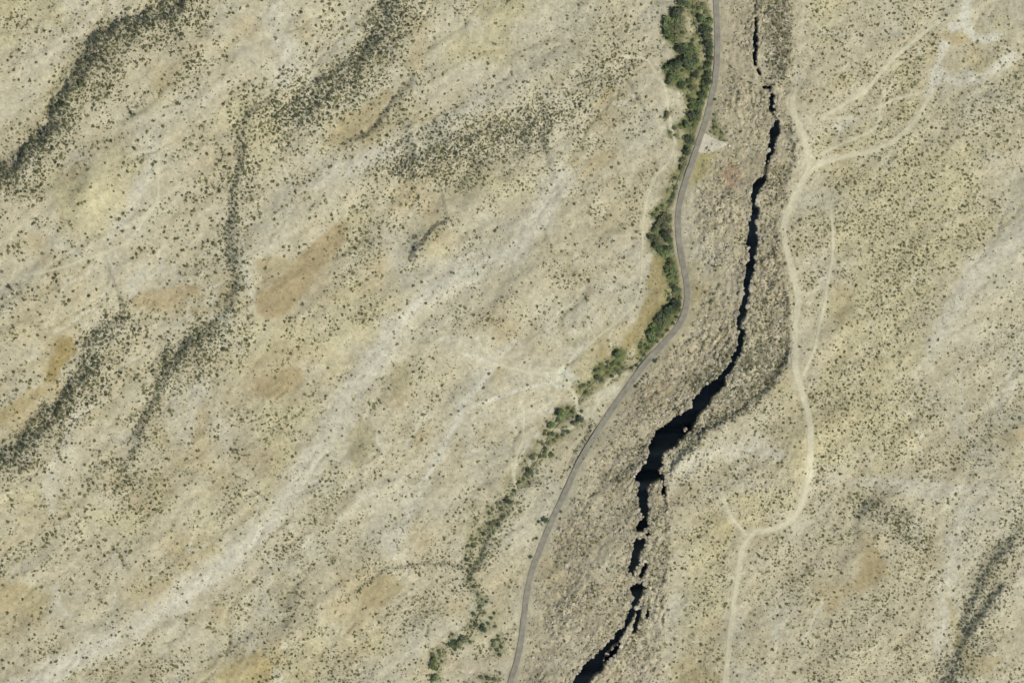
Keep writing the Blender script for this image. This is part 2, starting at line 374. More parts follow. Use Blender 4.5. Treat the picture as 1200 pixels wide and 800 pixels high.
Z = np.where(PX < RDX, -DROP-REL-1.2*west+0.022*np.maximum(CRX-8-PX, 0), Z)
Z += 11*fab(PX, PY, 120, 2.2, 2, 3)*sstep(10, 120, np.abs(PX-RDX))*sstep(0, 60, np.where(PX < RIM, 60, PX-RIM+20))
Z += 7*fab(PX, PY, 38, 2.0, 6, 4)*sstep(5, 40, np.abs(PX-RDX))
# small drainages that branch across the slopes
wx = PX+22*fbm(PX, PY, 60, 23, 3); wy = PY+22*fbm(PX, PY, 60, 27, 3)
g1 = fab(wx, wy, 75, 2.6, 61, 3, .45); g2 = fab(wx, wy, 30, 2.2, 9, 3, .5); g3 = fab(wx, wy, 52, 2.4, 38, 3, .5)
GUL = np.maximum(np.exp(-(g1/.022)**2), .7*np.exp(-(g2/.035)**2)*sstep(-.1, .25, fbm(PX, PY, 70, 15, 2)))
RILL = np.exp(-(g3/.016)**2)*sstep(-.15, .2, fbm(PX, PY, 80, 18, 2))
away = sstep(20, 60, np.abs(PX-RDX))*sstep(0, 40, np.where(PX < RIM, 60, PX-trk_x))
GUL = GUL*away*np.where(PX > RIM, .55, 1); RILL = RILL*away
GUL = GUL*(.3+.7*sstep(-.2, .2, fbm(PX, PY, 18, 11, 3))); Z -= 1.3*GUL+.5*RILL
for mx_, my_, ma_, mb_, mh_ in [(105,222,36,24,9),(497,288,30,16,5),(330,250,40,22,5),(240,60,40,24,6),(560,225,45,20,5),(440,520,30,24,5),(470,640,50,22,5),(350,730,60,24,6),(600,350,45,25,4),(1040,600,50,25,5),(180,640,60,25,4)]:
    u_ = (PX-mx_)*_c+(PY-my_)*_s; v_ = -(PX-mx_)*_s+(PY-my_)*_c; w_ = 14*fbm(PX, PY, 40, 35, 3)
    Z += mh_*np.exp(-((u_+w_)/ma_)**2-((v_+w_)/mb_)**2)          # rounded knolls
SCRUB = np.zeros((RH, RW), np.float32); RUB_SHADE = np.zeros((RH, RW), np.float32)
for (w, rise, sc, rb, pts) in BANDS:
    d, s, tt = pdist(pts, 110)
    dj = d*s+w*0.7*fbm(PX, PY, 16, 44, 3)
    ends = sstep(0, .08, tt)*sstep(1, .92, tt)
    sgn = -1.0                                    # travel goes down the map: the far side lies lower
    st = sstep(-w*.6, w*.6, sgn*dj)
    Z += 1.55*rise*(st-0.5)*np.exp(-(d/70)**2)*ends*np.where(d < 1e5, 1, 0)
    core = np.exp(-(np.abs(dj+w*.2)/(w*0.72))**4)*np.where(d < 1e5, 1, 0)
    wide = np.exp(-(np.abs(dj+w*.55+10*fbm(PX, PY, 30, 39, 2))/(w*1.25))**2.0)*np.where(d < 1e5, 1, 0)
    SCRUB = np.maximum(SCRUB, sc*wide*.62); SCRUB = np.maximum(SCRUB, sc*core); RUB_SHADE = np.maximum(RUB_SHADE, rb*core*.65)
for (w, rise, sc, rb, pts) in EAST:
    d, s, tt = pdist(pts, 60)
    dj = d*s+w*0.8*fbm(PX, PY, 9, 47, 3)
    ends = sstep(0, .08, tt)*sstep(1, .92, tt)
    Z += rise*(sstep(-w*.6, w*.6, -dj)-0.5)*np.exp(-(d/30)**2)*ends*np.where(d < 1e5, 1, 0)
    core = np.exp(-(np.abs(dj)/(w*0.62))**2.4)*np.where(d < 1e5, 1, 0)
    SCRUB = np.maximum(SCRUB, sc*core); RUB_SHADE = np.maximum(RUB_SHADE, rb*core)
for sc, rb, pts in DARK:
    mm = polymask(pts, 2, 6); SCRUB = np.maximum(SCRUB, sc*mm); RUB_SHADE = np.maximum(RUB_SHADE, rb*mm)
SCRUB = np.maximum(SCRUB, .62*np.exp(-((pdist(CREEK, 20)[0]+5*fbm(PX, PY, 14, 37, 2))/5.5)**2)*sstep(440, 540, PY))
# rocky ground: between the road and the track along the rim
d_gorge = blur(gmask, 6)
TAL = sstep(4, 26, PX-RDX+24*fbm(PX, PY, 30, 53, 4))*sstep(8, -6, PX-trk_x)
TAL *= 0.35+0.65*sstep(-.2, .2, fbm(PX, PY, 40, 50, 4))
ld = (PX-RIM+26*fbm(PX, PY, 34, 51, 4))/8.5+100; saw = ld-np.floor(ld)
near = sstep(75, 20, np.abs(PX-RIM))
Z += TAL*near*2.6*(sstep(0, .25, saw)-saw)*sstep(-.25, .15, fbm(PX, PY, 16, 54, 2))
Z += TAL*(4.2*fbm(PX, PY, 9, 52, 3)+2.2*np.abs(fbm(PX, PY, 6, 58, 2))+1.0*fbm(PX, PY, 3.0, 55, 1))
Z += 1.0*fbm(PX, PY, 11, 57, 3)+0.35*fbm(PX, PY, 3.1, 59, 1)
# road and tracks lie smooth
dr_, sr_, _ = pdist(ROAD, 30)
Zs = blur(Z, 6)
m = sstep(13, 5, dr_); Z = Z*(1-m)+Zs*m
TRK = np.zeros((RH, RW), np.float32)
for nm, w, pts in TRACKS:
    d, _, _ = pdist(pts, 16); m = sstep(w*.5+5, w*.5+1, d); Z = Z*(1-m)+Zs*m
    TRK = np.maximum(TRK, sstep(w*.5+2.2, w*.5-.8, d+2.2*fbm(PX, PY, 7, 60, 2)))
dcr, _, _ = pdist(CREEK, 30)
Z -= 0.8*np.exp(-(dcr/4)**2)*sstep(620, 520, PY)+.4*np.exp(-((dcr+2*fbm(PX, PY, 9, 37, 2))/5)**2)
Zbase = Z.copy()
depth = gw*1.4+8+3*fbm(PX, PY, 8, 62, 3)
Z = np.where(gmask > 0, -DROP-depth, Z)

TR = """800 2 5 d,806 5 4 b,793 14 6 d,791 19 4 d,798 12 4 d,784 26 6 b,782 33 5 b,783 38 5 b,790 30 6 o,788 40 6 b,796 30 5 o,793 24 5 b,797 22 5 o,792 45 5 o,786 45 4 b,801 38 3 d,798 33 2.5 d,812 47 2.5 d,
798 58 5 d,803 60 5 d,808 58 5 b,806 64 5 b,813 58 5 b,814 65 4 d,811 52 3 d,804 55 4 b,800 70 5 d,806 72 6 d,811 72 5 d,815 71 4 d,784 80 5 b,788 78 5 d,794 76 6 d,790 84 6 b,794 90 5 b,788 92 5 b,785 97 4 o,800 82 3 d,811 80 5 b,806 78 4 d,815 88 4 d,817 84 3 d,812 90 3 b,800 98 5 d,809 96 4 b,821 80 3 d,
821 20 4 d,824 24 5 b,829 27 5 b,833 25 4 b,828 35 5 d,833 35 3.5 d,825 37 3 d,830 43 5 o,832 48 5 d,830 52 4 d,833 55 3.5 d,833 61 3.5 d,833 68 3.5 d,831 75 4 d,829 80 4 b,831 86 4 d,828 90 4 d,826 96 4 b,831 95 4 d,
813 8 2.5 d,812 15 2.5 d,814 27 2.5 d,818 38 2.5 d,822 50 2.5 d,826 60 2.5 d,820 10 3 o,824 5 3 o,828 14 3 o,
799 101 4 d,812 103 4 b,822 111 4 d,828 104 5 b,827 112 4 b,807 113 3 d,812 118 4 b,818 120 4 d,822 120 4 b,812 125 4 b,818 126 4 b,820 128 4 b,812 135 5 d,817 138 5 b,814 141 4 b,819 133 4 o,805 144 4 d,807 148 4 b,802 142 2.5 d,798 146 2.5 d,809 163 5 d,812 166 4 o,806 173 4 d,806 178 4 d,802 188 4 o,804 191 3 o,800 196 3.5 o,814 148 3 o,
783 133 4 o,781 137 3 o,786 155 3 o,792 158 3 o,791 150 3 o,838.5 116 2.5 d,837.5 134 1.8 o,837.5 142 1.8 o,837.5 149 2.4 d,841 149 2 o,833 153.5 1.6 o,838 157 1.6 o,845 161.5 1.6 o,850 164.5 1.5 o,846 155 1.8 d,
792 208 3 d,792 220 2.5 d,790 227 2.5 d,789 231 3 d,786 236 3 d,784 222 2.5 o,777 241 2.5 d,771 245 3 d,766 251 2.5 d,781 252 4 o,776 257 4 o,784 258 4 o,772 264 4 o,780 265 5 o,784 270 4 o,769 270 4 b,764 278 4 d,770 280 4 o,782 275 5 d,785 282 4 b,770 288 5 d,775 293 5 b,783 292 4 d,787 290 3 d,781 298 4 b,
785 304 3 d,783 310 3 o,788 311 5 b,784 317 5 b,790 319 5 b,787 325 4 b,793 325 3 d,787 334 3 d,793 338 4 d,790 343 3 o,784 344 2 d,785 351 3 d,797 340 3 o,798 349 3 o,792 356 5 d,796 357 4 d,788 358 4 d,784 363 5 d,790 365 5 b,796 363 4 b,777 370 5 d,783 371 5 b,772 375 5 d,778 378 5 b,770 385 6 b,766 383 4 b,773 384 5 d,768 391 5 b,764 396 4 b,772 392 4 o,766 398 4 d,
794 372 2.5 d,790 379 2.5 d,783 387 2.5 d,777 393 2.5 d,771 400 2.5 d,764 390 5 b,768 393 4 d,762 400 3 b,752 402 2.5 d,751 407 3 d,757 404 2.5 d,760 408 3 d,753 413 2.5 o,748 420 2 o,756 416 2.5 d,752 422 2.5 d,747 428 2.5 d,741 431 2 d,
726 415 6 b,723 416 4 d,712 424 2.5 d,712 430 3 d,718 427 3 d,721 425 3 b,725 426 3 d,716 432 2.5 b,713 437 2.5 o,718 441 3 d,724 434 2.5 d,727 438 3 o,731 431 2.5 o,722 432 2.5 o,698 434 2.5 d,703 432 2.5 d,704 427 2 o,691 448 2 d,685 452 3 o,681 454 3 o,687 460 3 d,688 457 2 o,701 443 3.5 o,705 445 3 d,
666 478 2.5 d,671 483 3 d,673 479 2 o,659 485 6 b,657 484 4 d,654 490 3 d,653 493 3 d,657 494 3 b,682 482 2 d,678 487 2 d,681 492 4 d,678 494 3 b,675 497 4 o,646 499 4.5 b,649 498 3 b,644 509 3 d,648 509 3 d,638 509 2.5 d,639 505 2 o,654 512 3 o,661 506 2.5 d,660 510 3 d,666 506 3 d,650 517 3 o,631 518 2 o,636 520 2.5 o,643 521 2.5 o,641 527 3 o,639 531 3 b,633 535 3 d,638 535 3 b,647 533 3 b,625 537 3.5 o,627 532 2 o,646 535 3 b,628 543 2.5 o,621 552 3.5 d,616 556 3 d,624 555 2.5 b,
609 565 2.5 d,614 562 2.5 b,620 565 2 o,603 575 2.5 d,597 588 3.5 d,587 590 2.5 o,582 590 2 o,587 597 3 d,572 594 2.5 o,574 602 2.5 o,590 606 2.5 d,580 612 3 o,571 614 2.5 d,577 615 3 o,584 616 2.5 d,562 621 2.5 o,567 626 3 d,553 628 2 o,553 633 3 o,563 634 2.5 o,549 640 2.5 d,554 641 2.5 d,547 657 2.5 d,640 610 3.5 d,632 612 2.5 d,610 600 2.5 o,629 631 2 d,622 653 2.5 d,658 600 2 d,
555 720 3 d,563 712 3 d,563 719 2 o,568 719 2 o,579 719 2.5 d,576 725 3 d,572 731 3 d,566 733 3 d,567 738 4 d,581 735 3 o,558 733 3 d,552 735 2.5 o,530 744 2.5 d,526 747 2 d,543 750 4 o,534 754 4 d,529 757 4 b,538 757 4 o,533 762 3 d,551 753 2.5 d,514 764 3 d,507 768 3 o,509 775 4 b,507 782 4 b,511 785 3 d,518 776 2.5 o,510 795 4.5 b,506 798 3 d,584 746 2.5 d,585 751 2.5 b,578 752 3 d,578 757 3 o,588 759 3 d,583 763 3 d,586 768 2.5 d,565 795 3 o,573 796 3.5 o,580 797 3 o,
551 664 2.5 d,548 670 2.5 d,551 680 2.5 d,556 688 2.5 d,560 697 2.5 d,565 703 2.5 d,570 706 2 d,549 676 2 o,746 453 2.4 d,748.3 450 2.0 d,750.5 447 1.9 d,752.7 444 1.7 d,755 441 1.6 d,758 438 1.6 d,768 423 2.4 d,770.5 420.5 1.6 d,773 418 1.4 d"""
items = []  # the last bushes are made up to draw a dark roadside line
for q in TR.replace('\n', '').split(','):
    x, y, r, tn = q.split(); items.append((float(x), float(y), float(r), tn))  # dark trees doubling the lone bright ones stand for their shaded sides
GRASS = np.zeros((RH, RW), np.float32)
for x, y, r, tn in items:
    if x > 742 and 415 < y < 456: continue
    a, b, q = int(x)+PAD, int(y)+PAD, int(r*1.2+1); GRASS[max(0, b-q):b+q+1, max(0, a-q):a+q+1] = 1
GRASS = np.maximum(GRASS, .75*np.exp(-((dcr+4*fbm(PX, PY, 14, 37, 2))/5)**2)*sstep(430, 470, PY))
GRASS = np.clip(blur(GRASS, 2)*1.1, 0, 1)*sstep(5, 8, dr_)*(.5+.5*sstep(540, 420, PY))

# ------------------------------------------------------------------ soil colour
C = TONE.copy()
pale = lin(PAL['p']); rub_shade = lin((104, 98, 80)); rk = lin((166, 155, 126))
stre = sstep(.02, .28, fab(PX, PY, 26, 3.5, 36, 4, .55))[..., None]
C = C*(1-.22*stre)+lin((190,185,162))*.22*stre
gm = (.55*GUL)[..., None]; C = C*(1-gm)+lin((160,152,120))*gm
gm = (.75*RILL)[..., None]; C = C*(1-gm)+lin((199,194,172))*gm
brn = sstep(.08, .35, fab(PX, PY, 34, 2.2, 41, 4, .55))[..., None]
C = C*(1-.3*brn)+lin((172,158,122))*.3*brn
for w, s, c, pts in WASH:
    d, _, _ = pdist(pts, w*2+10)
    mm = (s*sstep(w*1.0, w*.25, d+w*.9*fbm(PX, PY, 18, 45, 4)))[..., None]
    C = C*(1-mm)+lin(np.array(PAL[c])+(5, 6, 7))*mm
for c, s, pts in PATCH:
    mm = (.97*s*polymask(pts, 1, 5))[..., None]; C = C*(1-mm)+lin((c[0]*.945, c[1]*.99, c[2]*1.02))*mm
mm = (TAL*.38)[..., None]; C = C*(1-mm)+rk*mm
rough = sstep(-.15, .2, fbm(PX, PY, 5, 8, 3))
mm = (RUB_SHADE*rough)[..., None]; C = C*(1-mm)+rub_shade*mm  # rubble tone, also used to paint shade beside road and scarp
green = np.exp(-(dcr/15)**2)*sstep(-.2, .2, fbm(PX, PY, 12, 12, 3))*sstep(640, 520, PY)*.75
C = C*(1-green[..., None])+lin((140,134,92))*green[..., None]
turf = GRASS*(.55+.45*sstep(-.25, .15, fbm(PX, PY, 8, 13, 3)))
C = C*(1-turf[..., None])+lin((112,116,74))*turf[..., None]
mm = (TRK*.95)[..., None]; C = C*(1-mm)+lin((204,197,168))*mm
shoulder = sstep(8.5, 4, dr_+5*fbm(PX, PY, 12, 30, 3))[..., None]*.75; C = C*(1-shoulder)+lin((172,164,140))*shoulder
fine = 1+.22*fbm(PX, PY, 6, 3, 3)+.22*fbm(PX, PY, 2.3, 7, 1)+.12*fbm(PX, PY, 60, 16, 3)
fine = fine+.22*fab(PX, PY, 8, 4, 25, 3)+TAL*.45*fbm(PX, PY, 3.6, 19, 2)
C = C*fine[..., None]
C = np.where(gmask[..., None] > 0, lin((110, 126, 134)), C)  # gorge painted in the dark blue-grey of its own shade
C = np.clip(C*ALB*np.array([.99, .99, .95]), 0.01, 0.85).astype(np.float32)

# ------------------------------------------------------------------ materials
def mat(name, base=None, attr=None, rough=0.95, var=0.25, nscale=0.6, rnd=0.0, bump=0.0, hue=None, spec=0.1):
    m = bpy.data.materials.new(name); m.use_nodes = True
    n = m.node_tree.nodes; l = m.node_tree.links; b = n['Principled BSDF']
    b.inputs['Roughness'].default_value = rough; b.inputs['Specular IOR Level'].default_value = spec
    if attr:
        a = n.new('ShaderNodeAttribute'); a.attribute_name = attr; src = a.outputs['Color']
    else:
        a = n.new('ShaderNodeRGB'); a.outputs[0].default_value = (*base, 1); src = a.outputs[0]
    geo = n.new('ShaderNodeNewGeometry')
    nz = n.new('ShaderNodeTexNoise'); nz.inputs['Scale'].default_value = nscale; nz.inputs['Detail'].default_value = 5
    l.new(geo.outputs['Position'], nz.inputs['Vector'])
    mr = n.new('ShaderNodeMapRange'); mr.inputs[1].default_value = .25; mr.inputs[2].default_value = .75
    mr.inputs[3].default_value = 1-var; mr.inputs[4].default_value = 1+var
    l.new(nz.outputs['Fac'], mr.inputs[0]); fac = mr.outputs[0]
    if rnd:
        oi = n.new('ShaderNodeObjectInfo'); m2 = n.new('ShaderNodeMapRange')
        m2.inputs[3].default_value = 1-rnd; m2.inputs[4].default_value = 1+rnd
        l.new(oi.outputs['Random'], m2.inputs[0])
        mu = n.new('ShaderNodeMath'); mu.operation = 'MULTIPLY'
        l.new(fac, mu.inputs[0]); l.new(m2.outputs[0], mu.inputs[1]); fac = mu.outputs[0]
        if hue:
            mx = n.new('ShaderNodeMix'); mx.data_type = 'RGBA'
            fr = n.new('ShaderNodeMath'); fr.operation = 'MULTIPLY'; fr.inputs[1].default_value = 7.31
            f2 = n.new('ShaderNodeMath'); f2.operation = 'FRACT'
            l.new(oi.outputs['Random'], fr.inputs[0]); l.new(fr.outputs[0], f2.inputs[0])
            l.new(f2.outputs[0], mx.inputs[0]); l.new(src, mx.inputs[6]); mx.inputs[7].default_value = (*hue, 1); src = mx.outputs[2]
    vm = n.new('ShaderNodeVectorMath'); vm.operation = 'SCALE'
    l.new(src, vm.inputs[0]); l.new(fac, vm.inputs[3]); l.new(vm.outputs[0], b.inputs['Base Color'])
    if bump:
        bp = n.new('ShaderNodeBump'); bp.inputs['Strength'].default_value = bump; bp.inputs['Distance'].default_value = .5
        l.new(nz.outputs['Fac'], bp.inputs['Height']); l.new(bp.outputs[0], b.inputs['Normal'])
    return m
M_GROUND = mat('desert soil', attr='soil', var=.16, nscale=.55, bump=.35)
M_TRACK = mat('packed sandy dirt', attr='soil', var=.10, nscale=.4)
M_ROAD = mat('weathered asphalt', base=(.225, .212, .162), var=.24, nscale=.16, rough=.9)
M_LINE = mat('faded yellow paint', base=(.32, .28, .16), var=.3)
M_WATER = mat('shallow green creek water', base=(.070, .078, .042), rough=.25, var=.3, spec=.5)
M_ROCK = mat('weathered volcanic rock', base=(.37, .338, .250), var=.22, nscale=.7, rnd=.35, bump=.4, hue=(.26, .228, .160))
M_SHRUB = mat('desert scrub leaves', base=(.225, .208, .098), var=.2, nscale=1.5, rnd=.45, hue=(.155, .166, .082))
M_JUNIPER = mat('dark juniper leaves', base=(.100, .106, .055), var=.2, nscale=1.5, rnd=.4, hue=(.085, .100, .060))
M_LEAF = {'b': mat('bright willow leaves', base=(.165, .222, .090), var=.25, nscale=.8, rnd=.2, hue=(.16, .185, .085)),
          'd': mat('dark cottonwood leaves', base=(.100, .138, .070), var=.25, nscale=.8, rnd=.2, hue=(.09, .10, .065)),
          'o': mat('dusty olive leaves', base=(.19, .19, .105), var=.25, nscale=.8, rnd=.2, hue=(.155, .165, .09))}
M_BARK = mat('grey bark', base=(.16, .13, .10), var=.25, nscale=4)

def mesh_obj(name, v, f, material, parent=None, link=True):
    me = bpy.data.meshes.new(name); me.from_pydata([tuple(p) for p in v], [], [tuple(q) for q in f]); me.update()
    if material: me.materials.append(material)
    o = bpy.data.objects.new(name, me)
    if link: COL.objects.link(o)
    if parent: o.parent = parent
    return o
def tag(o, label=None, cat=None, group=None, kind=None):
    if label: o['label'] = label
    if cat: o['category'] = cat
    if group: o['group'] = group
    if kind: o['kind'] = kind
    return o

# ------------------------------------------------------------------ the ground: one sheet, fine over the gorge, wide to the horizon
def axis(parts):
    out = []
    for a, b, s in parts:
        n = max(1, int(round((b-a)/s))); out += list(a+(b-a)*np.arange(n)/n)
    return np.array(out+[parts[-1][1]])
ax = axis([(-9000,-2000,1000),(-2000,-600,200),(-600,-300,20),(-300,-100,6),(-100,-20,3),(-20,590,1.45),(590,960,.9),(960,1220,1.45),(1220,1300,3),(1300,1500,6),(1500,1800,20),(1800,3200,200),(3200,10200,1000)])
ay = axis([(-9000,-2000,1000),(-2000,-600,200),(-600,-300,20),(-300,-100,6),(-100,-20,3),(-20,820,1.15),(820,900,3),(900,1100,6),(1100,1400,20),(1400,2800,200),(2800,9800,1000)])
GX, GY = np.meshgrid(ax, ay)
GZ = sample(Z, GX, GY)
nx, ny = len(ax), len(ay)
V = np.stack([GX-600, 400-GY, GZ], -1).reshape(-1, 3).astype(np.float32)
idx = np.arange(nx*ny).reshape(ny, nx)
Q = np.stack([idx[:-1, :-1], idx[1:, :-1], idx[1:, 1:], idx[:-1, 1:]], -1).reshape(-1, 4).astype(np.int32)
me = bpy.data.meshes.new('ground')
me.vertices.add(len(V)); me.vertices.foreach_set('co', V.ravel())
me.loops.add(Q.size); me.loops.foreach_set('vertex_index', Q.ravel())
me.polygons.add(len(Q)); me.polygons.foreach_set('loop_start', np.arange(0, Q.size, 4, dtype=np.int32))
me.update(calc_edges=True)
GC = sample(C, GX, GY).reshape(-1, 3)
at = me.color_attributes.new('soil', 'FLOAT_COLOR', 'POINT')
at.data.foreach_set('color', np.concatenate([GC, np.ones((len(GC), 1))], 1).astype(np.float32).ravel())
me.materials.append(M_GROUND)
ground = bpy.data.objects.new('ground', me); COL.objects.link(ground); tag(ground, kind='structure')
print('ground quads', len(Q))

def resample(pts, step):
    P = [np.array(p[:2], float) for p in pts]
    for _ in range(2):                                # corner cutting keeps the bends round
        N = [P[0]]
        for a, b in zip(P[:-1], P[1:]): N += [a*.75+b*.25, a*.25+b*.75]
        N.append(P[-1]); P = N
    P = np.array(P); s = np.concatenate([[0], np.cumsum(np.hypot(*np.diff(P, axis=0).T))])
    u = np.arange(0, s[-1], step)
    return np.stack([np.interp(u, s, P[:, 0]), np.interp(u, s, P[:, 1])], -1)
def ribbon(name, pts, width, lift, material, rag=0.0, nc=7, step=2.0, seed=0, soil=None, parent=None, zbias=0.0, taper=False):
    R = resample(pts, step); T = np.gradient(R, axis=0); T /= np.linalg.norm(T, axis=1)[:, None]+1e-9
    Nn = np.stack([-T[:, 1], T[:, 0]], -1); v = []
    u = np.arange(len(R))*step
    jl = 1+rag*2*fbm(u, u*0+seed, 9, seed, 3); jr = 1+rag*2*fbm(u, u*0+seed+50, 9, seed+9, 3)
    if taper:
        e = np.clip(np.minimum(np.arange(len(R)), np.arange(len(R))[::-1])/8.0, .15, 1); jl = jl*e; jr = jr*e
    for i in range(len(R)):
        for k in range(nc):
            q = k/(nc-1)*2-1; w = width*.5*float(jl[i] if q < 0 else jr[i])
            x, y = R[i]+Nn[i]*q*w
            v.append((x, y))
    v = np.array(v); z = sample(Z, v[:, 0], v[:, 1])
    if soil is None:                                      # a level cross-section for the paved road and the water
        zz = z.reshape(-1, nc); c = zz.max(1) if zbias == 0 else zz.mean(1)
        z = np.repeat(c, nc)
    verts = np.stack([v[:, 0]-600, 400-v[:, 1], z+lift], -1)
    f = [(i*nc+k, i*nc+k+1, (i+1)*nc+k+1, (i+1)*nc+k) for i in range(len(R)-1) for k in range(nc-1)]
    o = mesh_obj(name, verts, f, material, parent)
    if soil is not None:
        cc = sample(C, v[:, 0], v[:, 1]); cc = cc*.6+np.array(soil)*.4
        a = o.data.color_attributes.new('soil', 'FLOAT_COLOR', 'POINT')
        a.data.foreach_set('color', np.concatenate([cc, np.ones((len(cc), 1))], 1).astype(np.float32).ravel())
    return o
soil_t = lin((201, 194, 166))*ALB
road = tag(ribbon('road', ROAD, 6.6, .10, M_ROAD, rag=.09, nc=9, seed=3), kind='structure')
ribbon('centre_line', ROAD, .32, .13, M_LINE, nc=3, seed=3, parent=road)
tag(ribbon('creek', [p for p in CREEK if p[1] < 565], .9, .12, M_WATER, rag=.5, nc=3, seed=5, zbias=1), kind='structure')
for i, (nm, w, pts) in enumerate(TRACKS):
    tag(ribbon(nm, pts, w*1.0, .30, M_TRACK, rag=.55, nc=7, seed=10+i, soil=soil_t, taper=True), kind='structure')
# the gravel turnout beside the road
tp = np.array([(817,163),(823,155),(830,157),(837,162),(846,165),(856,168),(846,172.5),(837,177),(829,179.5),(819,178),(813,172)], float)
ctr = tp.mean(0); ring = resample(list(tp)+[tp[0]], 1.2); v = [ctr]
NRG = 5
for k in range(1, NRG+1): v += list(ctr+(ring-ctr)*k/NRG*(1+(.05*np.sin(np.arange(len(ring))*1.7)[:, None] if k == NRG else 0)))
v = np.array(v); n = len(ring); z = sample(Z, v[:, 0], v[:, 1])+.14
f = [(0, 1+i, 1+(i+1) % n) for i in range(n)]+[(1+(k-1)*n+i, 1+k*n+i, 1+k*n+(i+1) % n, 1+(k-1)*n+(i+1) % n) for k in range(1, NRG) for i in range(n)]
o = mesh_obj('gravel_turnout', np.stack([v[:, 0]-600, 400-v[:, 1], z], -1), f, M_TRACK)
a = o.data.color_attributes.new('soil', 'FLOAT_COLOR', 'POINT')
cc = np.tile(np.append(lin((212, 203, 178))*ALB, 1), (len(v), 1)); a.data.foreach_set('color', cc.astype(np.float32).ravel()); tag(o, kind='structure')

# ------------------------------------------------------------------ plant and rock shapes (unit size, base at the origin)
def ico():
    t = (1+5**.5)/2
    v = np.array([(-1,t,0),(1,t,0),(-1,-t,0),(1,-t,0),(0,-1,t),(0,1,t),(0,-1,-t),(0,1,-t),(t,0,-1),(t,0,1),(-t,0,-1),(-t,0,1)], float)
    f = [(0,11,5),(0,5,1),(0,1,7),(0,7,10),(0,10,11),(1,5,9),(5,11,4),(11,10,2),(10,7,6),(7,1,8),(3,9,4),(3,4,2),(3,2,6),(3,6,8),(3,8,9),(4,9,5),(2,4,11),(6,2,10),(8,6,7),(9,8,1)]
    return v/np.linalg.norm(v[0]), f
def ico2():
    v, f = ico(); v = [tuple(p) for p in v]; cache = {}; out = []
    def mid(a, b):
        k = (min(a, b), max(a, b))
        if k not in cache:
            p = (np.array(v[a])+np.array(v[b])); p /= np.linalg.norm(p); v.append(tuple(p)); cache[k] = len(v)-1
        return cache[k]
    for a, b, c in f:
        x, y, z = mid(a, b), mid(b, c), mid(c, a); out += [(a, x, z), (b, y, x), (c, z, y), (x, y, z)]
    return np.array(v), out
def leaves(rng, lobes, n, size, flat=1.0):
    """bent leaf clumps scattered through the shells of several lobes"""
    v, f = [], []
    wts = np.array([r**2 for _, r in lobes]); wts = wts/wts.sum()
    for _ in range(n):
        c, r = lobes[rng.choice(len(lobes), p=wts)]
        d = rng.normal(size=3); d /= np.linalg.norm(d)
        if d[2] < -.35: d[2] *= -1
        p = np.array(c)+d*r*(.62+.45*rng.random())*np.array([1, 1, flat])
        if p[2] < .03: p[2] = .03+.1*rng.random()
        nrm = d*.8+rng.normal(size=3)*.55+np.array([0, 0, .3]); nrm /= np.linalg.norm(nrm)
        a = np.cross(nrm, rng.normal(size=3)); a /= np.linalg.norm(a); b = np.cross(nrm, a)
        s = size*(.6+.8*rng.random()); i = len(v)
        v += [p-a*s, p-b*s*.7+nrm*s*.25, p+a*s, p+b*s*.7+nrm*s*.1]; f.append((i, i+1, i+2, i+3))
    return v, f
def shrub_mesh(seed):
    rng = np.random.default_rng(seed); lobes = []
    for k in range(5):
        a = k*1.26+rng.random(); q = .42*rng.random()+.12
        lobes.append(((q*math.cos(a), q*math.sin(a), .30+.2*rng.random()), .40+.2*rng.random()))
    v, f = leaves(rng, lobes, 46, .25, .85)
    for k in range(5):                                # woody stems
        a = k*1.26; i = len(v); e = (.4*math.cos(a), .4*math.sin(a), .5)
        v += [(.04, -.04, -.15), (-.04, .04, -.15), e]; f.append((i, i+1, i+2))
    return v, f
def rock_mesh(seed):
    rng = np.random.default_rng(seed); v, f = ico2(); v = v.copy()
    for _ in range(9):                                # knock flat facets off a ball
        n = rng.normal(size=3); n /= np.linalg.norm(n); h = .55+.3*rng.random()
        d = v@n; v -= np.maximum(d-h, 0)[:, None]*n
    v *= np.array([1.05, .8+.3*rng.random(), .62+.25*rng.random()]); v += rng.normal(size=v.shape)*.03
    v[:, 2] += .28
    return v, f
def tree_parts(seed):
    rng = np.random.default_rng(seed); lobes = [((0, 0, 1.05), .55)]
    for k in range(8):
        a = k*.8+rng.random()*.6; q = .35+.32*rng.random()
        lobes.append(((q*math.cos(a), q*math.sin(a), .7+.55*rng.random()), .28+.18*rng.random()))
    cv, cf = leaves(rng, lobes, 420, .105, .9)
    tv, tf = [], []
    def limb(a, b, r0, r1, n=6):
        a = np.array(a, float); b = np.array(b, float); d = (b-a)/np.linalg.norm(b-a)
        u = np.cross(d, (.3, .9, .1)); u /= np.linalg.norm(u); w = np.cross(d, u); i0 = len(tv)
        for p, r in ((a, r0), (b, r1)):
            for k in range(n): tv.append(p+(u*math.cos(k*6.2832/n)+w*math.sin(k*6.2832/n))*r)
        for k in range(n): tf.append((i0+k, i0+(k+1) % n, i0+n+(k+1) % n, i0+n+k))
    limb((0, 0, -.2), (.03, .02, .55), .085, .06)
    for (c, r) in lobes[1:6]: limb((.03, .02, .5), c, .05, .018, 5)
    limb((.03, .02, .5), (0, 0, 1.2), .05, .02, 5)
    return cv, cf, tv, tf
def newmesh(name, v, f, m):
    me = bpy.data.meshes.new(name); me.from_pydata([tuple(map(float, p)) for p in v], [], [tuple(map(int, q)) for q in f]); me.update(); me.materials.append(m); return me
SHRUB = [newmesh('desert_shrub', *shrub_mesh(100+i), M_SHRUB) for i in range(5)]
SHRUB_D = [newmesh('desert_shrub', *shrub_mesh(110+i), M_JUNIPER) for i in range(4)]
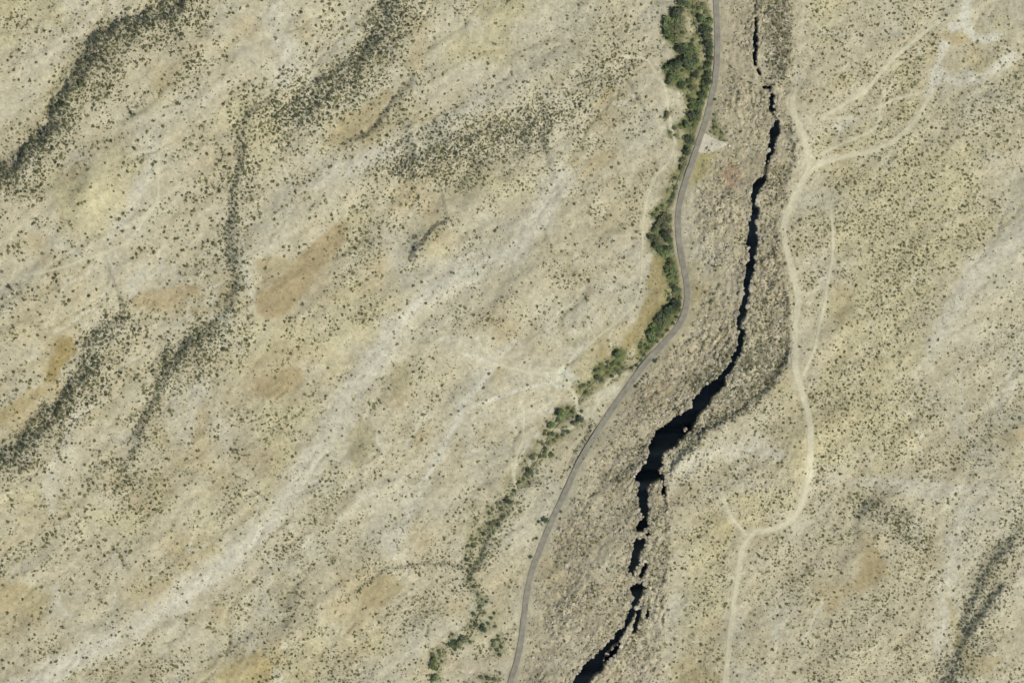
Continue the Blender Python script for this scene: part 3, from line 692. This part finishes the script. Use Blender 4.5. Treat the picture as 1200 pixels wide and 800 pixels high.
ROCKM = [newmesh('boulder', *rock_mesh(200+i), M_ROCK) for i in range(6)]
TREE = {}
for tone in 'bdo':
    TREE[tone] = []
    for i in range(4):
        cv, cf, tv, tf = tree_parts(300+i)
        TREE[tone].append((newmesh('crown', cv, cf, M_LEAF[tone]), newmesh('trunk', tv, tf, M_BARK)))
ONES = ['', 'first', 'second', 'third', 'fourth', 'fifth', 'sixth', 'seventh', 'eighth', 'ninth', 'tenth', 'eleventh', 'twelfth', 'thirteenth', 'fourteenth',
        'fifteenth', 'sixteenth', 'seventeenth', 'eighteenth', 'nineteenth', 'twentieth']
def nth(i):
    if i <= 20: return ONES[i]
    tens = {2: 'twenty', 3: 'thirty', 4: 'forty', 5: 'fifty'}[i//10]
    return tens+'-'+ONES[i % 10] if i % 10 else {3: 'thirtieth', 4: 'fortieth', 5: 'fiftieth'}[i//10]
def place(x, y, sink=0.0): return (x-600, 400-y, float(sample(Zbase, x, y))-sink)

# ------------------------------------------------------------------ trees and bushes along the creek: x, y, radius, tone
ZT = [  # zone by y range, with a side test: phrase
 (-50, 52, lambda x, y: x < 806, 'in the big clump at the top edge'),
 (-50, 100, lambda x, y: x > 817, 'between creek and paved road near the top'),
 (-50, 52, lambda x, y: True, 'on the creek beside the topmost clump'),
 (52, 76, lambda x, y: True, 'in the dark middle clump beside upper road'),
 (76, 100, lambda x, y: True, 'in the lower clump beside upper road'),
 (100, 170, lambda x, y: x > 829, 'beside the gravel turnout on the road'),
 (100, 132, lambda x, y: x > 795, 'on the creek just above the gravel turnout'),
 (100, 170, lambda x, y: x < 795, 'on the dry path left of the gravel turnout'),
 (132, 170, lambda x, y: True, 'on the creek across the road from the turnout'),
 (170, 200, lambda x, y: True, 'on the road edge just below the gravel turnout'),
 (200, 247, lambda x, y: True, 'on the thin creek strip above the green thicket'),
 (247, 300, lambda x, y: True, 'in the green thicket left of the road bend'),
 (300, 352, lambda x, y: True, 'between the orange grass patch and the road'),
 (352, 402, lambda x, y: True, 'in the clump inside the sharp road bend'),
 (402, 424, lambda x, y: x > 735, 'on the ditch beside the road below the bend'),
 (402, 422, lambda x, y: True, 'in the lone lit and shaded pair on the orange grass'),
 (420, 455, lambda x, y: x > 742, 'standing in for the dark line at the road edge'),
 (420, 446, lambda x, y: x > 708, 'in the thicket above the dirt road junction'),
 (420, 470, lambda x, y: True, 'near the pale dirt clearing left of the junction'),
 (470, 500, lambda x, y: True, 'around the round green tree below the junction'),
 (500, 530, lambda x, y: True, 'along the creek left of the straight road'),
 (530, 560, lambda x, y: True, 'along the narrowing creek below the green trees'),
 (560, 600, lambda x, y: True, 'on the thin dry creek below centre'),
 (600, 660, lambda x, y: x > 600, 'near the left edge of the lower road'),
 (600, 660, lambda x, y: True, 'around the olive hollow on the lower creek'),
 (660, 712, lambda x, y: True, 'on the dry creek line below the olive hollow'),
 (712, 745, lambda x, y: True, 'where the lower creek turns to the left'),
 (745, 900, lambda x, y: x > 560, 'between lower creek and road near the bottom edge'),
 (745, 772, lambda x, y: True, 'on the lower creek bend near the bottom edge'),
 (772, 900, lambda x, y: True, 'at the creek mouth on the bottom edge'),
]
TW = {'b': 'bright green', 'd': 'dark green', 'o': 'dusty olive'}
cnt = {}
rt = random.Random(5)
for x, y, r, tn in sorted(items, key=lambda q: q[1]):
    zone = next(p for a, b, fn, p in ZT if a <= y < b and fn(x, y))
    big = r >= 3.5
    kind = 'tree' if big else 'bush'
    key = (zone, tn, kind); cnt[key] = cnt.get(key, 0)+1
    e = bpy.data.objects.new('creek_tree' if big else 'creek_bush', None); COL.objects.link(e)
    e.location = place(x, y); e.rotation_euler = (0, 0, rt.random()*6.28)
    k = r*(rt.uniform(1.05, 1.3) if big else rt.uniform(.85, 1.1)); h = rt.uniform(.75, 1.05) if big else rt.uniform(.5, .7)
    e.scale = (k, k*rt.uniform(.85, 1.1), k*h); e.empty_display_size = .2
    cm, tm = TREE[tn][rt.randrange(4)]
    for nm, m_ in (('crown', cm), ('trunk', tm)):
        c = bpy.data.objects.new(nm, m_); COL.objects.link(c); c.parent = e
    e['category'] = kind; e['group'] = 'trees along the creek' if big else 'bushes along the creek'
    e['label'] = f'{TW[tn]} {kind} {zone}, {nth(cnt[key])} from top'
for o in COL.objects:                                  # where there is only one of its kind the count is dropped
    if o.name.startswith('creek_') and o.type == 'EMPTY':
        L = o['label']
        if L.endswith(', first from top'):
            stem = L[:-len(', first from top')]
            if not any(p.get('label', '') == stem+', second from top' for p in COL.objects if p.name.startswith('creek_')): o['label'] = stem

# ------------------------------------------------------------------ desert scrub and boulders, scattered by the maps above
tree_cover = np.zeros((RH, RW), np.float32)
for x, y, r, tn in items:
    a, b = int(x)+PAD, int(y)+PAD
    if 0 <= a < RW and 0 <= b < RH: tree_cover[max(0, b-int(r)):b+int(r)+1, max(0, a-int(r)):a+int(r)+1] = 1
east_ = sstep(0, 60, PX-trk_x)
P = np.maximum(PROB*(1+.25*east_)*(.12+.5*east_+(1.75-.7*east_)*sstep(-.2, .28, fbm(PX, PY, 13, 5, 3)+.7*fab(PX, PY, 18, 3, 29, 3))), SCRUB*.9)
P = np.maximum(P*(1-.6*RILL), GUL*.62*sstep(-.3, .1, fbm(PX, PY, 22, 56, 2)))
for w, s, c, pts in WASH[:12]:
    d, _, _ = pdist(pts, w+6); P *= 1-.55*s*sstep(w*.8, w*.3, d)
for c, s, pts in PATCH: P *= 1-.8*s*polymask(pts, 1, 2)
P *= sstep(5.5, 8, dr_)*(1-tree_cover)
P = np.where((TRK > .35) | (gmask > 0) | (d_gorge > .5), 0, P)
P = np.where((gmask > 0) | (dr_ < 7) | (TRK > .35), 0, np.maximum(P, TAL*.34*sstep(-.3, .25, fbm(PX, PY, 9, 34, 2))))
def jitter(step, seed, x0=-200, x1=1400, y0=-180, y1=980):
    r = np.random.default_rng(seed)
    X, Y = np.meshgrid(np.arange(x0, x1, step), np.arange(y0, y1, step*.87))
    X = X+(np.arange(X.shape[0]) % 2)[:, None]*step*.5
    X = X+r.uniform(-.62, .62, X.shape)*step; Y = Y+r.uniform(-.62, .62, Y.shape)*step
    return X.ravel(), Y.ravel(), r
def scatter(Pm, step, seed, lo, hi, pw):
    X, Y, r = jitter(step, seed)
    keep = r.random(len(X)) < sample(Pm, X, Y); X, Y = X[keep], Y[keep]
    R = lo+(hi-lo)*r.random(len(X))**pw
    return np.stack([X, Y, R], -1)
S1 = scatter(P, 4.2, 1, .85, 2.3, 2.1)
S2 = scatter(P*.85+.12*(P > 0), 2.8, 2, .4, .95, 1.4)
S3 = scatter(SCRUB*1.1*(gmask < .5), 2.7, 5, .6, 1.9, 1.3)
S1[:, 2] *= 1+.22*sstep(800, 350, S1[:, 0]+S1[:, 1]*.6)
S1[:, 2] *= 1+.15*sample(SCRUB, S1[:, 0], S1[:, 1])
SH = np.concatenate([S1, S2, S3])
sc_ = sample(np.maximum(SCRUB, .55*GUL), SH[:, 0], SH[:, 1]); nw = sstep(700, 300, SH[:, 0]+SH[:, 1]*.8)
dk = (RNG.random(len(SH)) < np.clip(sc_*.65+.05+.22*nw*(SH[:, 2] > 1.2), 0, 1)).astype(float)
SH = np.concatenate([SH, dk[:, None]], 1)
infr = (SH[:, 0] > 4) & (SH[:, 0] < 1196) & (SH[:, 1] > 4) & (SH[:, 1] < 796)
order = np.argsort(-(SH[:, 2]*infr)); SH = SH[order]
N_IND = 300
rockP = TAL*(.55+.6*sstep(-.2, .25, fbm(PX, PY, 18, 21, 3)))*sstep(7, 12, dr_)
edge = sstep(.03, .3, d_gorge)*(gmask < .5)
rockP = np.maximum(rockP, edge*.9); rockP = np.where((TRK > .2) | (gmask > 0), 0, rockP)
rockP = np.maximum(rockP*(PX > 0), RUB_SHADE*.35*(gmask < .5)*(dr_ > 8))
B1 = scatter(rockP, 3.6, 21, .7, 2.4, 2.0); B2 = scatter(edge*(gmask < .5)*.6*(TRK < .2), 4.0, 22, 1.2, 3.8, 2.0); B3 = scatter(rockP, 2.8, 23, .35, .8, 1.3); B4 = scatter(rockP*.10*sstep(0, .3, fbm(PX, PY, 26, 26, 3)), 6.0, 24, 1.8, 3.8, 2.0)
BO = np.concatenate([B1, B2, B3, B4]); BO = np.concatenate([BO, np.zeros((len(BO), 1))], 1)
infr = (BO[:, 0] > 4) & (BO[:, 0] < 1196) & (BO[:, 1] > 4) & (BO[:, 1] < 796)
BO = BO[np.argsort(-(BO[:, 2]*infr))]
print('shrubs', len(SH), 'boulders', len(BO))

ZS = [(70,40,'on the yellowish slope in the top left corner'),(150,70,'on the uppermost dark scarp at left'),(30,120,'on the pale flat left of the uppermost scarp'),
 (190,40,'right beside the top end of the uppermost scarp'),(170,150,'on the grey hollow right of the uppermost scarp'),(260,60,'on the pale flat between the two upper scarps'),
 (420,70,'on the second dark scarp from the left'),(340,130,'at the lower end of the second scarp'),(290,190,'on the scrubby gully in the upper left'),(480,110,'on the brown ridge right of the second scarp'),
 (560,60,'on the yellow slope at the top centre'),(600,160,'on the dark central scarp'),(690,110,'at the top end of the central scarp'),(660,40,'on the pale slope left of the top trees'),
 (690,220,'on the speckled slope below the central scarp'),(700,330,'on the pale slope left of the orange patch'),(520,220,'on the scrubby ridge left of the central scarp'),(420,290,'on the row beside the long brown flat'),
 (560,330,'on the pale wash in the centre'),(30,240,'on the left edge below the uppermost scarp'),(110,230,'around the round yellow knoll at left'),(60,350,'on the scrub flat above the orange hollow'),
 (200,300,'on the flat below the round yellow knoll'),(270,330,'in the straight dark gully left of centre'),(140,385,'on the dark patch beside the orange hollow'),(60,480,'on the dark row below the orange hollow'),
 (210,410,'on the lower scarp left of centre'),(165,500,'on the tail of the lower scarp'),(300,480,'on the speckled flat left of the pale wash'),(350,400,'on the brown flat above the pale wash'),
 (60,600,'on the yellow flat at the left edge'),(150,660,'on the grey flat in the lower left'),(270,580,'on the upper bank of the long pale wash'),(330,640,'on the lower bank of the long pale wash'),
 (200,760,'below the long wash in the lower left'),(350,750,'on the thick scrub at the bottom left'),(440,690,'around the brown clearing at the bottom'),(450,560,'on the pale stony slope below centre'),
 (520,450,'on the pale slope in the very centre'),(500,760,'on the pale flat left of the lower creek'),(640,690,'left of the paved road near the bottom'),(690,720,'on the rocky slope right of the lower road'),
 (700,580,'on the rocky slope left of the black gorge'),(840,340,'on the rocky slope left of the upper gorge'),(860,140,'on the rocks right of the turnout'),(860,50,'on the rocks right of the road at top'),
 (912,60,'on the grey bench right of the upper gorge'),(900,340,'on the bench between gorge and rim track'),(890,450,'on the dark bench right of the gorge bend'),(800,620,'just right of the lower gorge'),
 (980,60,'on the yellow flat at the top right'),(1060,80,'between the two upper right tracks'),(1000,150,'in the fork of the upper right tracks'),(1150,60,'on the pale flat in the top right corner'),
 (1150,170,'on the scrub flat at the right edge'),(1020,230,'just below the upper right track'),(1090,250,'on the yellow plain right of the rim track'),(1000,330,'on the plain beside the twin rim track'),
 (1060,350,'on the plain left of the right pale wash'),(1170,370,'on the grey ground right of the pale wash'),(1020,440,'on the speckled plain in the right middle'),(1150,470,'on the grey flat at the right edge'),
 (860,540,'on the pale ground right of the gorge bend'),(900,580,'on the flat above the track corner'),(1000,540,'on the plain right of the straight track'),(1060,610,'on the dark knoll in the lower right'),
 (1150,560,'on the pale terrace at the right edge'),(960,650,'on the plain left of the brown clearing'),(1040,720,'on the plain below the brown clearing'),(1150,700,'on the dark scarp in the lower right'),
 (1180,770,'in the bottom right corner'),(900,720,'right of the bottom track'),(820,720,'left of the bottom track'),(960,770,'on the plain at the bottom right')]
BZ = [(870,30,'on the rocky strip right of the road at top'),(890,90,'beside the thin upper gorge'),(920,60,'on the bench right of the thin upper gorge'),(860,150,'on the rocks right of the turnout'),
 (915,160,'on the right lip of the upper gorge'),(840,250,'on the rocky slope right of the road bend'),(900,225,'on the dark rubble where the gorge kinks'),(868,290,'on the left lip of the upper gorge'),(896,300,'on the right lip of the middle gorge'),
 (830,340,'on the rocky slope below the road bend'),(890,380,'on the bench right of the narrow gorge'),(840,410,'on the rubble above the wide black gorge'),(880,450,'on the dark bench right of the gorge bend'),
 (770,460,'on the reddish slope right of the straight road'),(840,490,'on the right lip of the wide black gorge'),(760,500,'on the left lip of the wide black gorge'),(795,540,'on the rocks at the foot of the wide gorge'),
 (710,540,'on the slope between road and wide gorge'),(730,600,'on the left lip of the lower gorge'),(770,620,'on the right lip of the lower gorge'),(680,640,'on the rocky slope right of the lower road'),
 (720,680,'left of the round black pit'),(765,690,'right of the round black pit'),(660,730,'on the slope above the bottom gorge'),(750,745,'on the broken ledges right of the bottom gorge'),(690,760,'on the left lip of the bottom gorge'),(720,785,'on the right lip of the bottom gorge'),
 (120,60,'on the uppermost dark scarp at left'),(40,170,'at the left end of the uppermost scarp'),(600,160,'on the dark central scarp'),(420,80,'on the second dark scarp'),(1140,720,'on the dark scarp in the lower right'),(60,480,'on the dark row below the orange hollow')]
def individuals(A, n, meshes, name, cat, noun, group, zones, hs, sink, seed, adjs):
    rs = random.Random(seed); zc = np.array([(z[0], z[1]) for z in zones]); c = {}; out = []
    sel = A[:n]; sel = sel[np.argsort(sel[:, 1])]
    zi = [(int(np.argmin((zc[:, 0]-q[0])**2+(zc[:, 1]-q[1])**2)), int(q[3])) for q in sel]
    for (x, y, r, _), k in zip(sel, zi):
        c[k] = c.get(k, 0)+1; adj = adjs[k[1]]
        o = bpy.data.objects.new(name, rs.choice(meshes[k[1]])); COL.objects.link(o)
        o.location = place(x, y, sink*r); o.rotation_euler = (0, 0, rs.random()*6.28)
        o.scale = (r, r*rs.uniform(.85, 1.15), r*rs.uniform(*hs))
        num = f', {nth(c[k])} from top' if zi.count(k) > 1 else ''
        tag(o, f'{adj} {noun} {zones[k[0]][2]}{num}', cat, group); out.append(o)
    return out
shr = individuals(SH, N_IND, (SHRUB, SHRUB_D), 'desert_shrub', 'shrub', 'shrub', 'large desert shrubs', ZS, (.6, .85), .05, 3, ('large olive', 'large dark'))
bld = individuals(BO, N_IND, (ROCKM,), 'boulder', 'boulder', 'boulder', 'large boulders', BZ, (.7, 1.1), .25, 4, ('large pale',))

def stuff(name, A, objs, hs, sink, seed, label):
    """the rest, far too many to count: one object that grows copies of the plants above on its points"""
    r = np.random.default_rng(seed); n = len(A)
    pos = np.stack([A[:, 0]-600, 400-A[:, 1], sample(Zbase, A[:, 0], A[:, 1])-sink*A[:, 2]], -1).astype(np.float32)
    me = bpy.data.meshes.new(name); me.vertices.add(n); me.vertices.foreach_set('co', pos.ravel())
    sc = np.stack([A[:, 2], A[:, 2]*r.uniform(.8, 1.2, n), A[:, 2]*r.uniform(hs[0], hs[1], n)], -1).astype(np.float32)
    a = me.attributes.new('size', 'FLOAT_VECTOR', 'POINT'); a.data.foreach_set('vector', sc.ravel())
    rot = np.zeros((n, 3), np.float32); rot[:, 2] = r.uniform(0, 6.28, n); rot[:, :2] = r.normal(size=(n, 2))*.12
    a = me.attributes.new('turn', 'FLOAT_VECTOR', 'POINT'); a.data.foreach_set('vector', rot.ravel())
    a = me.attributes.new('pick', 'INT', 'POINT'); 
    sets = [[i for i, q in enumerate(objs) if q.data.materials[0] is not M_JUNIPER], [i for i, q in enumerate(objs) if q.data.materials[0] is M_JUNIPER]]
    pk = np.array([sets[int(t_)][int(u_*len(sets[int(t_)]))] for t_, u_ in zip(A[:, 3], r.random(n))], np.int32); a.data.foreach_set('value', pk)
    o = bpy.data.objects.new(name, me); COL.objects.link(o)
    g = bpy.data.node_groups.new(name, 'GeometryNodeTree')
    g.interface.new_socket('Geometry', in_out='INPUT', socket_type='NodeSocketGeometry')
    g.interface.new_socket('Geometry', in_out='OUTPUT', socket_type='NodeSocketGeometry')
    N = g.nodes; gi = N.new('NodeGroupInput'); go = N.new('NodeGroupOutput')
    jn = N.new('GeometryNodeJoinGeometry'); L = g.links
    for q in reversed(objs):
        oi = N.new('GeometryNodeObjectInfo'); oi.inputs['Object'].default_value = q; oi.transform_space = 'ORIGINAL'; oi.inputs['As Instance'].default_value = True
        L.new(oi.outputs['Geometry'], jn.inputs[0])
    def attr(nm, ty):
        q = N.new('GeometryNodeInputNamedAttribute'); q.data_type = ty; q.inputs['Name'].default_value = nm; return q.outputs['Attribute']
    ip = N.new('GeometryNodeInstanceOnPoints'); ip.inputs['Pick Instance'].default_value = True
    L.new(gi.outputs[0], ip.inputs['Points']); L.new(jn.outputs[0], ip.inputs['Instance'])
    L.new(attr('pick', 'INT'), ip.inputs['Instance Index'])
    e2 = N.new('FunctionNodeEulerToRotation'); L.new(attr('turn', 'FLOAT_VECTOR'), e2.inputs[0]); L.new(e2.outputs[0], ip.inputs['Rotation'])
    L.new(attr('size', 'FLOAT_VECTOR'), ip.inputs['Scale']); L.new(ip.outputs[0], go.inputs[0])
    md = o.modifiers.new('grow', 'NODES'); md.node_group = g
    tag(o, label, None, None, 'stuff')
    return o
def protos(objs):
    seen = {}
    for o in objs: seen.setdefault(o.data.name, o)
    return list(seen.values())
tag(stuff('desert_scrub', SH[N_IND:], protos(shr), (.42, .7), .05, 31, 'small olive desert scrub dotted over the pale dry ground'), cat='scrub')
tag(stuff('rubble', BO[N_IND:], protos(bld), (.6, 1.0), .25, 32, 'small pale rubble strewn over the slopes beside the gorge'), cat='rubble')

# low green growth between the creek trees
UP = scatter(GRASS*.75*(dr_ > 6)*(.8+.2*sstep(520, 400, PY)), 2.6, 41, .6, 1.5, 1.4); UP = np.concatenate([UP, np.zeros((len(UP), 1))], 1)
crowns = {}
for o in COL.objects:
    if o.name.startswith('crown') and o.data.materials[0] in (M_LEAF['b'], M_LEAF['o']): crowns.setdefault(o.data.name, o)
tag(stuff('creek_undergrowth', UP, list(crowns.values()), (.35, .6), .4, 33, 'low green undergrowth between the trees along the creek'), cat='undergrowth')
